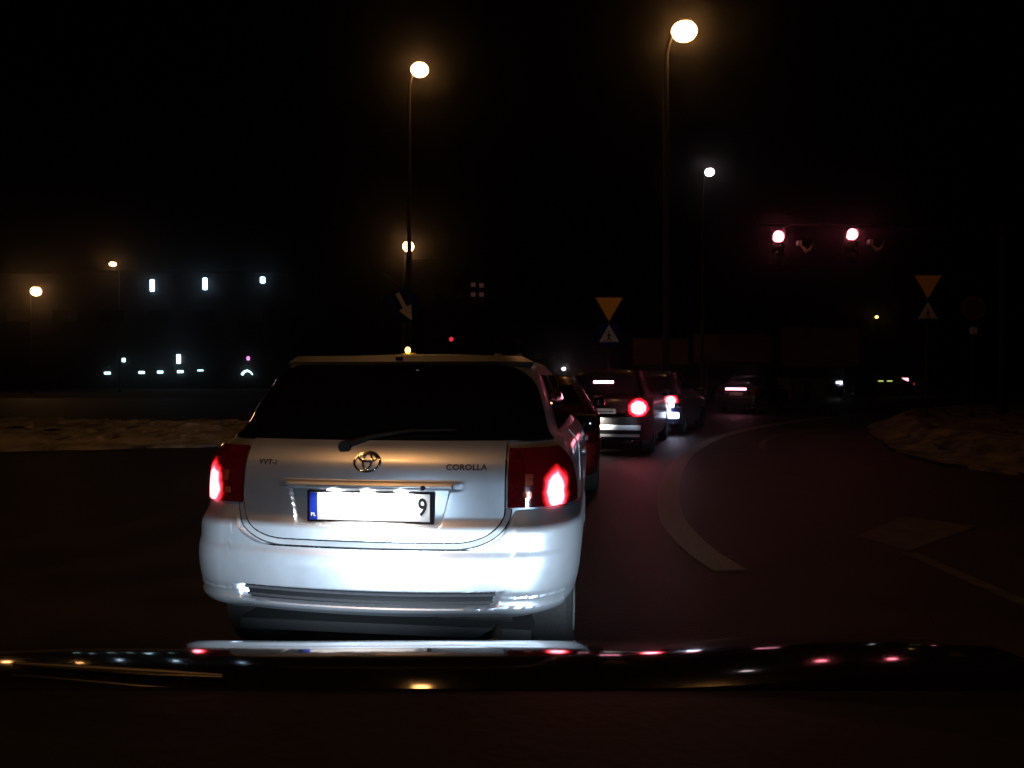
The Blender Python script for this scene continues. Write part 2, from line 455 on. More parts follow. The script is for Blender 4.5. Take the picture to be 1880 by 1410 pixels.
def headlamp(parent, x, y, z, energy, col, dip, radius=.001, spread=75, yaw=0.0, stray=0.0, wide=1.7):
    """projector headlamp: open-fronted dark tube, shield plate over the bulb, lamp inside. The plate's front edge makes the dipped beam's cut-off."""
    bm = bmesh.new()
    tube(bm, [(0, -.10, 0), (0, -.012, 0)], .04, 28, cap=False)
    tube(bm, [(0, -.10, 0), (0, -.104, 0)], .04, 28)
    o = link('headlight', bm, M['plastic'], parent); o.location = (x, y, z)
    bm = bmesh.new(); box(bm, (0, 0.02, .004 + .0012), (.36, .16, .008), None, 0)
    # shield edge sits 1.2 mm above the bulb at 10 cm distance
    for v in bm.verts: v.co.z = max(v.co.z, .0012)
    s_ = link('shield', bm, M['plastic'], o, smooth=False)
    b_ = spot(o, 'dipped_beam', (0, -.004, 0), (math.sin(yaw), math.cos(yaw), -dip), energy, spread, col, radius); b_.scale = (wide, 1, 1)
    if stray:
        q_ = spot(o, 'stray_light', (0, .13, .03), (math.sin(yaw), math.cos(yaw), -.02), stray, 48, (col[0] * .85, col[1] * .93, col[2]), .03); q_.scale = (1.7, 1, 1)  # weak spot added for headlamp scatter above the cut-off
    return o

def far_car(name, loc, yaw, paint_m, label, L=4.4, Wd=.88, H=1.46, tail=True, bar_w=.34, bar_z=1.22, hatch=False, bulb_k=1.0,
            low_bar=False, head=False, tail_inner=True, chrome_bumper=False, group=None, light_side=(-1, 1), heads_lit=0, cat='car', plate=True, lamp_h=.16, proj=0):
    root = empty(name, loc, -yaw); tag(root, label, cat, group)
    zr = .78; wind = H - .42
    if hatch: rear = [(.2, .10), (.3, .03), (.5, 0), (.66, 0), (.72, .06), (.95, .09), (1.02, .14), (H - .04, .55), (H, .60)]
    else: rear = [(.2, .10), (.3, .03), (.5, 0), (.62, 0), (.68, .05), (.9, .07), (.98, .12), (1.02, .42), (H - .06, .98), (H, 1.05)]
    front = [(.2, L - .04), (.5, L), (.7, L - .03), (.8, L - .2), (.96, L - 1.05), (1.0, L - 1.2), (H, L - 1.95)]
    width = [(.2, Wd - .07), (.45, Wd - .01), (.8, Wd), (.97, Wd - .03), (1.04, Wd - .09), (H - .06, Wd - .25), (H, Wd - .29)]
    sh = Shell(rear, front, width)
    ax = (.72, L - .86)
    shell_body(sh, 'body', .24, H - .03, paint_m, root, nz=22, arches=[(ax[0], .31, .35, Wd), (ax[1], .31, .35, Wd)])
    patch(sh, 'rear_window', lambda a, b: (-1.35 + 2.7 * a + (0 if 1 else 0), (1.05 if not hatch else 1.04) + b * (H - .12 - 1.04)), 14, 8, M['glass'], root, off=-.004, thick=.01)
    for sd in (-1, 1):
        for k, (va, vb) in enumerate(((1.15 if not hatch else .95, 1.95), (2.02, 2.85))):
            patch(sh, 'side_window', lambda a, b, sd=sd, va=va, vb=vb: (sh.t_v(va + .12 * b + (vb - va - .12 * b) * a, 1.06 + b * (H - 1.21), sd), 1.06 + b * (H - 1.21)), 6, 5, M['glass'], root, off=-.004, thick=.006)
        mirror(root, sd * (Wd - .06), L - 1.62, 1.02, paint_m, sd)
        for y in ax: wheel(root, sd * (Wd - .12), y, .31, .31, .2, sd)
    if not hatch or True:
        patch(sh, 'boot_lid', lambda a, b: (sh.t_u((-.56 + 1.12 * a), .68 + .28 * b), .68 + .28 * b), 14, 8, paint_m, root, off=0.0, thick=.012)
    patch(sh, 'bumper', lambda a, b: (-2.25 + 4.5 * a, .27 + .385 * b), 40, 8, paint_m, root, off=.004, thick=.02)
    for sd in (-1, 1):
        lit = tail and sd in light_side
        mm = bulb_lens('tail_lens_%s' % name, (sd * (Wd - .24), .14, .81), (.098, .30, .094), (1.0, .30, .42), (1.0, .015, .03), k=bulb_k) if lit else M['red_lens']
        ua, ub = (.46, Wd - .02)
        patch(sh, 'tail_light', lambda a, b, sd=sd: (sd * sh.t_u(ua + (ub - ua) * a, z_ := .835 - lamp_h / 2 + lamp_h * b), z_), 10, 8, mm, root, off=.006, thick=.012)
    if bar_w and not low_bar:
        bm = bmesh.new(); box(bm, (0, sh.v0(bar_z) - .012, bar_z), (bar_w, .02, .045), None, .006)
        link('brake_light_bar', bm, M['brake_bar'], root)
    if low_bar:
        bm = bmesh.new(); box(bm, (0, sh.v0(.93) - .012, .93), (low_bar, .02, .07), None, .006)
        link('brake_light_bar', bm, M['brake_bar'], root)
    if plate:
        bm = bmesh.new(); box(bm, (0, sh.v0(.74) - .012, .74), (.52, .012, .11), None, .003); pl = link('number_plate', bm, M['plate_white'], root)
        bm = bmesh.new(); box(bm, (-.24, sh.v0(.74) - .0195, .74), (.035, .003, .10)); link('country_band', bm, M['plate_blue'], pl)
        bm = bmesh.new(); box(bm, (0.02, sh.v0(.74) - .0195, .74), (.40, .003, .012)); link('characters', bm, M['black'], pl)
    if chrome_bumper:
        for zz, hh in ((.43, .085), (.31, .045)):
            patch(sh, 'chrome_strip', lambda a, b: (-1.15 + 2.3 * a, zz + hh * b), 24, 3, M['silver'], root, off=.014, thick=.012)
    # exhaust
    bm = bmesh.new()
    for q in (0, .09): tube(bm, [(.42 + q, -.02, .22), (.42 + q, .25, .22)], .032, 14)
    link('exhaust_pipe', bm, M['chrome'], root)
    for sd in (-1, 1):
        if proj:
            headlamp(root, sd * (Wd - .24), L + .06, .62, proj, (1, .93, .78), .06, radius=.0015, spread=46, stray=.3); continue
        bm = bmesh.new(); box(bm, (sd * (Wd - .24), L - .07, .66), (.26, .06, .12), Matrix.Rotation(-sd * .35, 3, 'Z'), .02)
        hl = link('headlight', bm, M['head_lens'] if heads_lit else M['clear_lens'], root)
        if heads_lit: spot(hl, 'dipped_beam', (sd * (Wd - .24), L + .02, .66), (0, 1, -.06), heads_lit, 60, (1, .95, .85), .05)
    return root, sh

# =================================================================== SETTING
def sheet(name, pts, z, m, kind='structure'):
    bm = bmesh.new(); bm.faces.new([bm.verts.new((p[0], p[1], z)) for p in pts])
    o = link(name, bm, m, smooth=False); tag(o, kind=kind); return o
sheet('ground', [(-900, -300), (900, -300), (900, 1500), (-900, 1500)], -.004, M['earth'])
sheet('road', [(-60, -60), (60, -60), (60, 48), (-60, 48)], 0.0, M['asphalt'])

def strip(name, centre, width, z, m, label=None):
    L_, R_ = [], []
    for i, p in enumerate(centre):
        a = Vector(centre[max(i - 1, 0)]); b = Vector(centre[min(i + 1, len(centre) - 1)])
        d = (b - a).normalized(); n = Vector((-d.y, d.x))
        w = width if not callable(width) else width(i / (len(centre) - 1))
        L_.append((p[0] + n.x * w / 2, p[1] + n.y * w / 2, z)); R_.append((p[0] - n.x * w / 2, p[1] - n.y * w / 2, z))
    vs = L_ + R_; n = len(L_)
    o = raw(name, vs, [(i, i + 1, n + i + 1, n + i) for i in range(n - 1)], m, None, False)
    tag(o, kind='structure'); return o
def smooth_line(pts, n=60):
    ds = [0]
    for a, b in zip(pts, pts[1:]): ds.append(ds[-1] + math.dist(a, b))
    fx = pchip(ds, [p[0] for p in pts]); fy = pchip(ds, [p[1] for p in pts])
    return [(fx(ds[-1] * i / n), fy(ds[-1] * i / n)) for i in range(n + 1)]
lane = smooth_line([(1.50, 4.85), (1.44, 5.5), (1.46, 6.2), (1.62, 7.3), (2.10, 9.3), (3.0, 12.2), (4.5, 15.6), (6.9, 19.5), (10.0, 23.2), (14, 27)])
strip('lane_line', lane, .24, .004, M['line'])
inner = smooth_line([(4.7, 13.3), (5.3, 14.9), (6.3, 16.6), (7.9, 18.2), (10, 20)])
strip('lane_line_inner', inner, .12, .004, M['line_worn'])
strip('lane_edge_line', [(3.02, 1.5), (3.02, 3.2), (3.0, 5.35)], .11, .004, M['line_worn'])
sheet('road_marking_patch', [(2.89, 5.92), (3.03, 5.40), (4.15, 6.30), (3.74, 6.75)], .004, M['line_worn'])

def snow_island(name, outline, h, seed, rings=34, m='snow', rk=1.0):
    """mounded, ragged snow cover with a low kerb round it"""
    KH = .05
    # densify outline
    pts = smooth_line(outline + [outline[0]], 420)[:-1]
    cx = sum(p[0] for p in pts) / len(pts); cy = sum(p[1] for p in pts) / len(pts)
    # spine-based shrink: toward clamped centre segment
    xs = [p[0] for p in pts]; x0, x1 = min(xs), max(xs)
    def core(p):
        q = min(max(p[0], x0 + (x1 - x0) * .18), x1 - (x1 - x0) * .12)
        near = [r[1] for r in pts if abs(r[0] - q) < (x1 - x0) * .03]
        yy = sum((min(near), max(near))) / 2 if near else cy
        return Vector((q, yy))
    bm = bmesh.new(); prev = None; N = len(pts)
    cs = [core(p) for p in pts]
    for k in range(rings + 1):
        f = (k / rings) ** 1.6
        ring = []
        for p, c in zip(pts, cs):
            q = Vector(p).lerp(c, f * .985)
            nz = noise.fractal(Vector((q.x * .55, q.y * .55, seed)), .8, 2.1, 5)
            n2 = noise.fractal(Vector((q.x * 2.6, q.y * 2.6, seed + 5)), .7, 2.1, 5)
            rise = sst(0, .14 + .2 * (1 - rk), f)
            ridge = math.exp(-((f - .10) / .07) ** 2) * .12 * rk
            z = KH + rise * (h + ridge * 2 + nz * .10 + n2 * .09) if k else -.01
            if k == 1: z = KH
            ring.append(bm.verts.new((q.x + (n2 * .25 if k > 0 else 0), q.y + nz * .2, max(z, .02) if k else -.01)))
        if prev:
            for i in range(N): bm.faces.new([prev[i], prev[(i + 1) % N], ring[(i + 1) % N], ring[i]])
        prev = ring
    o = link(name, bm, M[m]); tag(o, kind='structure')
    return o
snow_island('snowy_verge', [(6.9, 9.6), (6.6, 10.6), (6.75, 12.0), (7.5, 14.2), (8.6, 16.9), (9.9, 19.6), (11.8, 22.2), (16, 26), (26, 33), (42, 40), (58, 40), (58, 6), (30, 5.0), (16, 5.6), (10, 7.2)], .12, 3.0, m='snow_patchy')
snow_island('snowy_median', [(-2.2, 16.6), (-3.0, 15.2), (-5.2, 14.0), (-9, 12.8), (-16, 12.0), (-30, 11.0), (-50, 10.5), (-50, 21), (-30, 20.8), (-16, 20.6), (-7, 20.3), (-4, 19.6), (-2.6, 18.2)], .10, 8.0, rk=.15)

# =================================================================== EGO CAR (bonnet and headlights of the car the camera rides in)
EX = -.08
ego = empty('camera_car', (EX, 0, 0)); tag(ego, 'glossy black bonnet at the bottom edge, mirroring the silver hatchback ahead', 'car')
_th = pchip([.80, .86, .885, .92, .99, 1.03, 1.10, 1.19, 1.24, 1.34, 1.48], [math.radians(q) for q in (-1.5, -1, .2, 4.5, 9.2, 12.4, 15.6, 18.6, 21.5, 38, 62)])
_zt = [(.80, .930)]
while _zt[-1][0] < 1.52: _zt.append((_zt[-1][0] + .004, _zt[-1][1] - .004 * math.tan(_th(_zt[-1][0] + .002))))
_z0 = pchip([q[0] for q in _zt[::2]], [q[1] for q in _zt[::2]])
def bonnet_z(x, y):
    # edge bows back a little towards the sides
    yc = y + .03 * (x / .7) ** 2
    X = x + EX
    return .010 + _z0(yc) + .022 * sst(.15, .62, X) + .008 * sst(-.3, -.7, X)
bm = bmesh.new(); g = []
for j in range(91):
    y = .862 + (1.335 - .862) * j / 90
    g.append([bm.verts.new((x, y, bonnet_z(x, y))) for x in [(-.74 + 1.48 * i / 80) for i in range(81)]])
for j in range(90):
    for i in range(80): bm.faces.new([g[j][i], g[j][i + 1], g[j + 1][i + 1], g[j + 1][i]])
low = [bm.verts.new(v.co + Vector((0, 0, -.12))) for v in g[0]]
for i in range(80): bm.faces.new([low[i], low[i + 1], g[0][i + 1], g[0][i]])
link('bonnet', bm, M['bonnet'], ego)
for sd in (-1, 1):
    bm = bmesh.new(); g = []
    for j in range(31):
        y = .862 + (1.335 - .862) * j / 30; row = []
        for k in range(9):
            q = k / 8; x = sd * (.746 + .11 * math.sin(q * PI / 2)); z = bonnet_z(sd * .74, min(y, 1.42)) - .004 - .30 * (1 - math.cos(q * PI / 2))
            row.append(bm.verts.new((x, y, z)))
        g.append(row)
    for j in range(30):
        for k in range(8): bm.faces.new([g[j][k], g[j][k + 1], g[j + 1][k + 1], g[j + 1][k]])
    link('wing', bm, M['bonnet'], ego)
bm = bmesh.new(); box(bm, (0, 1.475, .50), (1.5, .06, .30), None, .025); link('front_bumper', bm, M['bonnet'], ego)
bm = bmesh.new(); box(bm, (0, 1.40, .70), (.86, .04, .12), None, .01); link('grille', bm, M['plastic'], ego)
bm = bmesh.new(); box(bm, (0, .50, .788), (1.66, .75, .30), None, .008); link('scuttle', bm, M['plastic'], ego)
bm = bmesh.new(); tube(bm, [(-.56, .905, .9545), (-.45, .893, .9530), (-.36, .884, .9520), (-.28, .878, .9505)], [.002, .004, .004, .002], 10)
link('glint_rod', bm, mat('glint_rod_metal', (.22, .21, .2), .3, .9), ego)  # rod added to catch an orange streak along the bonnet's rear edge
XEN = (.68, .84, 1.0)
EGO_P, EGO_STRAY = 430, 27
for sd in (-1, 1): headlamp(ego, sd * .60, 1.40, .700, EGO_P, XEN, .0, yaw=(-.12 if sd > 0 else 0), spread=38, wide=1.8, stray=EGO_STRAY)

# =================================================================== SILVER HATCHBACK
YAW = math.radians(7.0)
car = empty('silver_hatchback', (-.594, 2.81, 0), -YAW)
tag(car, 'silver hatchback with lit tail lights and white plate, filling the left centre', 'car')
c_rear = [(.25, .12), (.36, .05), (.45, .03), (.60, .035), (.70, .045), (.76, .07), (.90, .080), (.94, .087), (.97, .096), (1.0, .112), (1.03, .134), (1.06, .165), (1.085, .19), (1.20, .275), (1.36, .40), (1.43, .46)]
c_front = [(.25, 4.14), (.5, 4.18), (.7, 4.15), (.8, 3.98), (.95, 3.2), (1.0, 3.0), (1.43, 2.25)]
c_width = [(.25, .78), (.45, .82), (.6, .835), (.8, .84), (.96, .835), (1.04, .80), (1.08, .755), (1.2, .715), (1.36, .650), (1.43, .585)]
SH = Shell(c_rear, c_front, c_width, crown=.055, r=.22, ry=.30)
shell_body(SH, 'body', .385, 1.405, M['silver'], car, nz=44, off=-.010, roof_crown=.05, arches=[(.70, .315, .345, .84), (3.28, .315, .345, .84)])
# boot lid surface with plate recess
def gate_disp(u, z, t):
    hw = .335 - .45 * max(0, (.862 - z)) * .55
    a = sst(hw + .006, hw - .010, abs(u + .005))
    bz = sst(.868, .862, z) * sst(.715, .745, z)
    d = -.034 * a * bz
    d += .010 * sst(.905, .893, z) * sst(.862, .872, z) * sst(.40, .34, abs(u))      # lip over the plate
    return d
GT = Shell(c_rear, c_front, c_width, crown=.055, r=.22, ry=.30, disp=gate_disp)
GW, GB, GR = .553, .665, .13
def gate_half(z):
    if z >= GB + GR: return GW
    q = (GB + GR - z) / GR
    return GW - .20 + .20 * max(0, 1 - q ** 2.2) ** .5
def gate_fn(a, b):
    bb = b ** 1.25
    z = GB + (1.058 - GB) * bb
    return GT.t_u((2 * a - 1) * gate_half(z), z), z
gate = patch(GT, 'tailgate', gate_fn, 190, 110, M['silver'], car, off=.004, thick=.022)
gate['label'] = 'silver tailgate with badge, plate recess and rounded lower corners'
# shut line round the tailgate: grey step between two black strips that paint in the gap's shade
_ol = []
for k in range(60): z = .99 - (.99 - GB - .0005) * k / 59; _ol.append((-gate_half(z), z))
for k in range(1, 60): _ol.append((-gate_half(GB) * (1 - 2 * k / 60), GB))
_ol += [(-x, z) for x, z in _ol[59::-1]]
_ds = [0]
for p, q in zip(_ol, _ol[1:]): _ds.append(_ds[-1] + math.dist(p, q) + 1e-6)
_ox = pchip(_ds, [p[0] for p in _ol]); _oz = pchip(_ds, [p[1] for p in _ol])
def outline_strip(name, w0, w1, off, m, lo, hi):
    def fn(a, b):
        d = _ds[-1] * (lo + (hi - lo) * a)
        x, z = _ox(d), _oz(d); dx, dz = _ox(d + .03) - _ox(d - .03), _oz(d + .03) - _oz(d - .03)
        l = math.hypot(dx, dz) or 1; nx, nz = dz / l, -dx / l
        w = w0 + (w1 - w0) * b
        return SH.t_u(x + nx * w, z + nz * w), z + nz * w
    return patch(SH, name, fn, 240, 2, m, car, off=off, thick=.006)
outline_strip('tailgate_gap_shade', -.001, .0065, -.004, M['black'], 0, 1)
outline_strip('tailgate_sill', .006, .026, .002, M['silver_gap'], .12, .88)
outline_strip('bumper_gap_shade', .0255, .032, .0, M['black'], .12, .88)
# number plate and its holder
def flat_on_gate(bm_fn, name, m, par, y):
    bm = bmesh.new(); bm_fn(bm, y); return link(name, bm, m, par, smooth=False)
py = SH.v0(.80) + .012
PU = .004
bm = bmesh.new(); box(bm, (PU, py - .004, .795), (.535, .014, .132), None, .006); holder = link('plate_holder', bm, M['black'], car)
bm = bmesh.new(); box(bm, (PU, py - .0135, .797), (.505, .005, .112), None, .002); plate = link('number_plate', bm, M['plate_white'], holder)
bm = bmesh.new(); box(bm, (PU - .236, py - .0167, .797), (.033, .0016, .111), None); link('country_band', bm, M['plate_blue'], plate)
vs, fs = text_mesh('PL', .022, .0006)
raw('country_letters', [(PU - .236 + v.x, py - .0182 - v.z, .762 + v.y) for v in vs], fs, M['plate_white'], plate, False)
vs, fs = text_mesh('9', .100, .0006, .002)
raw('plate_character', [(PU + .222 + v.x * .8, py - .0170 - v.z, .797 + v.y) for v in vs], fs, M['black'], plate, False)
# handle strip above the plate
def strip_fn(a, b):
    z = .868 + .026 * b; return GT.t_u(-.345 + .69 * a, z), z
patch(GT, 'handle_strip', strip_fn, 60, 5, M['silver'], car, off=.016, thick=.020, extra=lambda p, t, z: p + Vector((0, -.006 * math.sin(min(1, max(0, (z - .868) / .026)) * PI), 0)))
bm = bmesh.new(); lathe(bm, [(-.006, .010), (.004, .010), (.004, .006), (-.002, .005)], 20, 'Y', (.232, SH.v0(.88) - .022, .881)); link('lock_button', bm, M['black'], car)
bm = bmesh.new()
bm.free(); _pl = emit('plate_lamp_glass', (1, .96, .90), 1.5)
for u in (-.14, .0, .14):
    bm = bmesh.new(); box(bm, (u, py - .020, .8655), (.06, .016, .006), None, .001); _q = link('plate_lamp', bm, _pl, car); spot(_q, 'plate_light', (u, py - .055, .868), (0, .55, -1), 5.5, 160, (1, .97, .93), .01)
# emblem: three ellipses
def ell(bm, cx, cz, rx, rz, r, n=40):
    rings = []
    for k in range(n):
        a = 2 * PI * k / n; c = Vector((cx + rx * math.cos(a), cz + rz * math.sin(a), 0)); d = Vector((math.cos(a) / rx, math.sin(a) / rz, 0)).normalized()
        rings.append([c + d * r * math.cos(b) + Vector((0, 0, r * .8 * math.sin(b))) for b in [2 * PI * j / 8 for j in range(8)]])
    return rings
evs, efs = [], []
for (cx, cz, rx, rz, r) in ((0, 0, .054, .037, .0048), (0, .004, .018, .031, .0042), (0, .017, .037, .0145, .0042)):
    rg = ell(None, cx, cz, rx, rz, r); base = len(evs)
    for ring in rg: evs += ring
    n = len(rg)
    for k in range(n):
        for j in range(8): efs.append((base + k * 8 + j, base + k * 8 + (j + 1) % 8, base + ((k + 1) % n) * 8 + (j + 1) % 8, base + ((k + 1) % n) * 8 + j))
ob = on_shell(SH, 'badge', evs, efs, -.012, .975, M['chrome'], car, off=.008)
for p in ob.data.polygons: p.use_smooth = True
vs, fs = text_mesh('COROLLA', .031, .0012, .0009, 1.05)
on_shell(SH, 'lettering', [Vector((v.x * 1.12, v.y, v.z)) for v in vs], fs, .398, .957, M['darkchrome'], car, off=.006)
vs, fs = text_mesh('VVT-i', .028, .0012, .0006, 1.22)
on_shell(SH, 'lettering', [Vector((v.x * 1.05, v.y, v.z)) for v in vs], fs, -.452, .966, M['darkchrome'], car, off=.006)
# bumper
b_rear = [(.32, .12), (.365, .055), (.39, .012), (.415, -.004), (.44, 0.0), (.48, -.012), (.56, -.010), (.605, .0), (.635, .018), (.70, .024), (.715, .034), (.74, .055), (.80, .085)]
b_width = [(.30, .74), (.36, .785), (.42, .822), (.55, .848), (.68, .855), (.715, .850), (.75, .845), (.80, .842)]
def groove_mid(u): return .432 + 0.0 * u
def bump_disp(u, z, t):
    if abs(t) > 1.6: return 0
    z -= .018; hw = .565 - .6 * max(0, .452 - z)
    a = sst(hw, hw - .04, abs(u))
    d = -.030 * a * sst(.462, .456, z) * sst(.394, .402, z)
    # crease running outwards from the slot
    if z < .44 and abs(u) >= .50: d += .006 * sst(.50, .60, abs(u)) * sst(.452, .436, z)
    d += .006 * sst(.405, .399, z) * sst(.36, .385, z)
    return d
BS = Shell(b_rear, c_front, b_width, crown=.065, r=.22, ry=.30, disp=bump_disp)
def bz_top(u):
    u = abs(u); R = .215; uc = .600 - R
    base = GB - .030
    if u < uc: return base
    q = min(1, (u - uc) / R)
    z = base + .155 * (1 - max(0, 1 - q ** 2.2) ** .5)
    return min(.785, z) if u < .603 else .785
TB = 2.22
tcols = []
_n = 300
for i in range(_n + 1):
    tcols.append(-TB + 2 * TB * i / _n)
def bump_fn(a, b):
    t = -TB + 2 * TB * a
    u = BS.raw(t, .6).x
    zt = bz_top(u)
    zb = .362 + .03 * sst(.6, .84, abs(u))
    if abs(t) > 1.9: zb += .10 * sst(1.9, 2.22, abs(t))
    return t, zb + (zt - zb) * b
bumper = patch(BS, 'rear_bumper', bump_fn, 300, 84, M['silver'], car, off=.004, thick=.03)
# slot insert with ribs
def slot_fn(a, b):
    z = .412 + .068 * b; return BS.t_u(-.56 + 1.12 * a, z), z
BN = Shell(b_rear, c_front, b_width, crown=.065, r=.22, ry=.30)
patch(BN, 'bumper_slot', slot_fn, 60, 4, M['black'], car, off=-.022, thick=0)
for zz in (.455, .434):
    patch(BN, 'slot_rib', lambda a, b: (BN.t_u(-.53 + 1.06 * a, zz), zz - .006 + .008 * b), 60, 3, M['rib'] if zz > .45 else M['under'], car, off=-.016, thick=.012)
tv, tf = [], []
for k in range(24):
    for q in range(6): a_, b_ = 2 * PI * k / 24, 2 * PI * q / 6; rr_ = .010 + .0012 * math.cos(b_); tv.append(Vector((rr_ * math.cos(a_), rr_ * math.sin(a_), .0006 * math.sin(b_))))
    for q in range(6): tf.append((k * 6 + q, k * 6 + (q + 1) % 6, ((k + 1) % 24) * 6 + (q + 1) % 6, ((k + 1) % 24) * 6 + q))
on_shell(BS, 'tow_eye_cap', tv, tf, .585, .59, M['rib'], car, off=.0045)
# rear window, black surround and wiper
def win_half(z): return .70 - (z - 1.05) * .30
def win_fn(a, b):
    z = 1.062 + (1.385 - 1.062) * b
    hw = SH.w(z) - .035
    rc = .11
    if b > .62: hw -= rc * (1 - math.sqrt(max(0, 1 - ((b - .62) / .38) ** 2)))
    return SH.t_u((2 * a - 1) * hw, z), z
patch(SH, 'rear_window', win_fn, 40, 20, M['glass'], car, off=-.001, thick=.008)
bm = bmesh.new()
tube(bm, [(-.12, SH.v0(1.045) - .012, 1.040), (-.02, SH.v0(1.07) - .01, 1.075), (.14, SH.v0(1.10) - .012, 1.10), (.34, SH.v0(1.10) + .005, 1.105)], [.018, .012, .008, .005], 10)
lathe(bm, [(-.02, .026), (.01, .026)], 20, 'Y', (-.12, SH.v0(1.04) - .004, 1.036))
link('rear_wiper', bm, M['plastic'], car)
# roof spoiler lip
def lip_fn(a, b):
    z = 1.388 + .028 * b; return SH.t_u((2 * a - 1) * (SH.w(z) - .012 - .03 * b), z), z
patch(SH, 'spoiler_lip', lip_fn, 50, 5, M['silver'], car, off=.014, thick=.03)
bm = bmesh.new(); box(bm, (0.03, SH.v0(1.41) - .02, 1.412), (.03, .03, .014), None, .004); link('washer_nozzle', bm, M['black'], car)
bm = bmesh.new(); box(bm, (0, SH.v0(1.365) - .008, 1.365), (.28, .012, .02), None, .004); link('high_brake_light', bm, M['glass'], car)
# tail lights
for sd in (-1, 1):
    LZ0, LZ1 = .798, 1.030
    def lamp_top(u): return LZ1 - .012 * sst(.6, .8, u)
    # dark red inner half
    def inner(a, b, sd=sd):
        z = LZ0 + (LZ1 - LZ0) * b; return sd * (SH.t_u(.566, z) + (1.04 - SH.t_u(.566, z)) * a), z
    hs = patch(SH, 'tail_light', inner, 12, 16, M['red_lens'], car, off=.004, thick=.015)
    tc_ = 1.43 if sd > 0 else 1.36
    cx = SH.raw(sd * tc_, .88)
    mm = bulb_lens('brake_lens_glow', (cx.x, cx.y, .858), (.031 if sd > 0 else .046, .13, .060 if sd > 0 else .066), (1.0, .32, .42), (1.0, .02, .035), k=1.2, base=(.08, .002, .003))
    def outer(a, b, sd=sd):
        z = LZ0 + (LZ1 - LZ0) * b; tt = 1.045 + (1.86 - .28 * b ** 2 - 1.045) * a
        return sd * tt, z
    patch(SH, 'brake_lens', outer, 14, 18, mm, hs, off=.005, thick=.015)
    for (u0, z0_, w_, h_) in ((.635, .885, .030, .045), (.625, .835, .035, .025)):
        def rev(a, b, sd=sd, u0=u0, z0_=z0_, w_=w_, h_=h_):
            z = z0_ + h_ * b; return sd * SH.t_u(u0 + w_ * a, z), z
        patch(SH, 'reflector_bowl', rev, 4, 4, M['amber_lens'], hs, off=.0065, thick=.004)
# side windows, door seams, handles
for sd in (-1, 1):
    for (va, vb) in ((.62, .98), (1.03, 1.80), (1.86, 2.62)):
        patch(SH, 'side_window', lambda a, b, sd=sd, va=va, vb=vb: (SH.t_v(va + .10 * b + (vb - va - (.10 if va < 1 else .0) * b - (.22 * b if vb > 2.5 else 0)) * a, 1.085 + .255 * b, sd), 1.085 + .255 * b), 10, 8, M['glass'], car, off=-.004, thick=.006)
    for (va, vb) in ((1.02, 1.84), (1.855, 2.85)):
        dr = patch(SH, 'door', lambda a, b, sd=sd, va=va, vb=vb: (SH.t_v(va + (vb - va) * a, .36 + .70 * b, sd), .36 + .70 * b), 16, 16, M['silver'], car, off=-.004, thick=.005)
        p = SH.pt(SH.t_v(va + .12, .93, sd), .93, .012)
        bm = bmesh.new(); box(bm, (p.x, p.y + .03, p.z), (.03, .17, .028), None, .010); link('door_handle', bm, M['silver'], dr)
    mirror(car, sd * .745, 2.45, 1.0, M['plastic'] if sd > 0 else M['silver'], sd)
    for y in (.70, 3.28): wheel(car, sd * .715, y, .31, .31, .195, sd)
    bm = bmesh.new(); box(bm, (sd * .60, 4.05, .68), (.34, .12, .14), Matrix.Rotation(-sd * .45, 3, 'Z'), .03); hl = link('headlight', bm, M['clear_lens'], car)
    headlamp(car, sd * .60, 4.24, .60, 26, (1, .93, .78), .06, radius=.0015, spread=46, stray=.3)
for sd in (-1, 1):
    bm = bmesh.new(); box(bm, (sd * .78, 1.98, .33), (.07, 1.75, .13), None, .02); link('side_sill', bm, M['silver'], car)
# underside: floor pan, silencer, axle
bm = bmesh.new(); box(bm, (0, 2.1, .235), (1.3, 3.7, .05), None, .01); link('floor_pan', bm, M['under'], car)
bm = bmesh.new(); tube(bm, [(.24, .34, .32), (.56, .34, .32)], .06, 20); tube(bm, [(.50, .30, .24), (.52, .05, .25)], .022, 14)
link('silencer', bm, mat('silencer_steel', (.07, .065, .06), .5, .6, amt=.4), car)
bm = bmesh.new(); tube(bm, [(-.66, .70, .29), (.66, .70, .29)], .035, 14); link('rear_axle', bm, M['under'], car)

# =================================================================== CARS AHEAD
far_car('dark_red_car', (.15, 7.70, 0), math.radians(5), M['dark_red'],
        'dark red car tucked in front of the silver hatchback, showing past its right corner', L=3.62, Wd=.83, H=1.37, bar_w=0, hatch=True, tail=False, proj=420, plate=True)
far_car('dark_car', (1.54, 12.35, 0), math.radians(17), M['dark_paint'],
        'dark car with round brake light glow and bright bar, ahead of the dark red car', chrome_bumper=True, bar_z=1.26, bar_w=.36, H=1.50, bulb_k=4.5, heads_lit=200, hatch=True, lamp_h=.34)
far_car('blue_car', (3.05, 16.6, 0), math.radians(25), M['blue_paint'],
        'dark blue car half hidden in front of the dark car, its corner lit bluish white', bar_w=0, H=1.5, bulb_k=1.1, L=4.0, hatch=True)
_bc = [o for o in COL.objects if o.name == 'blue_car'][0]
for (x_, y_, z_, w_, h_) in ((.58, -.01, .60, .18, .14), (.72, .03, .47, .26, .14), (.68, .03, .70, .12, .09)):
    bm = bmesh.new(); box(bm, (x_, y_, z_), (w_, .05, h_), Matrix.Rotation(.12, 3, 'Z'), .02); link('corner_glare', bm, M['glare_blue'], _bc)  # glowing blocks added for the headlamp glare on this corner
far_car('grey_car', (8.35, 26.5, 0), math.radians(38), M['grey_paint'],
        'dark grey car further up the bend with a thin bright brake light strip', bar_w=0, low_bar=.78, tail=False, L=4.2)

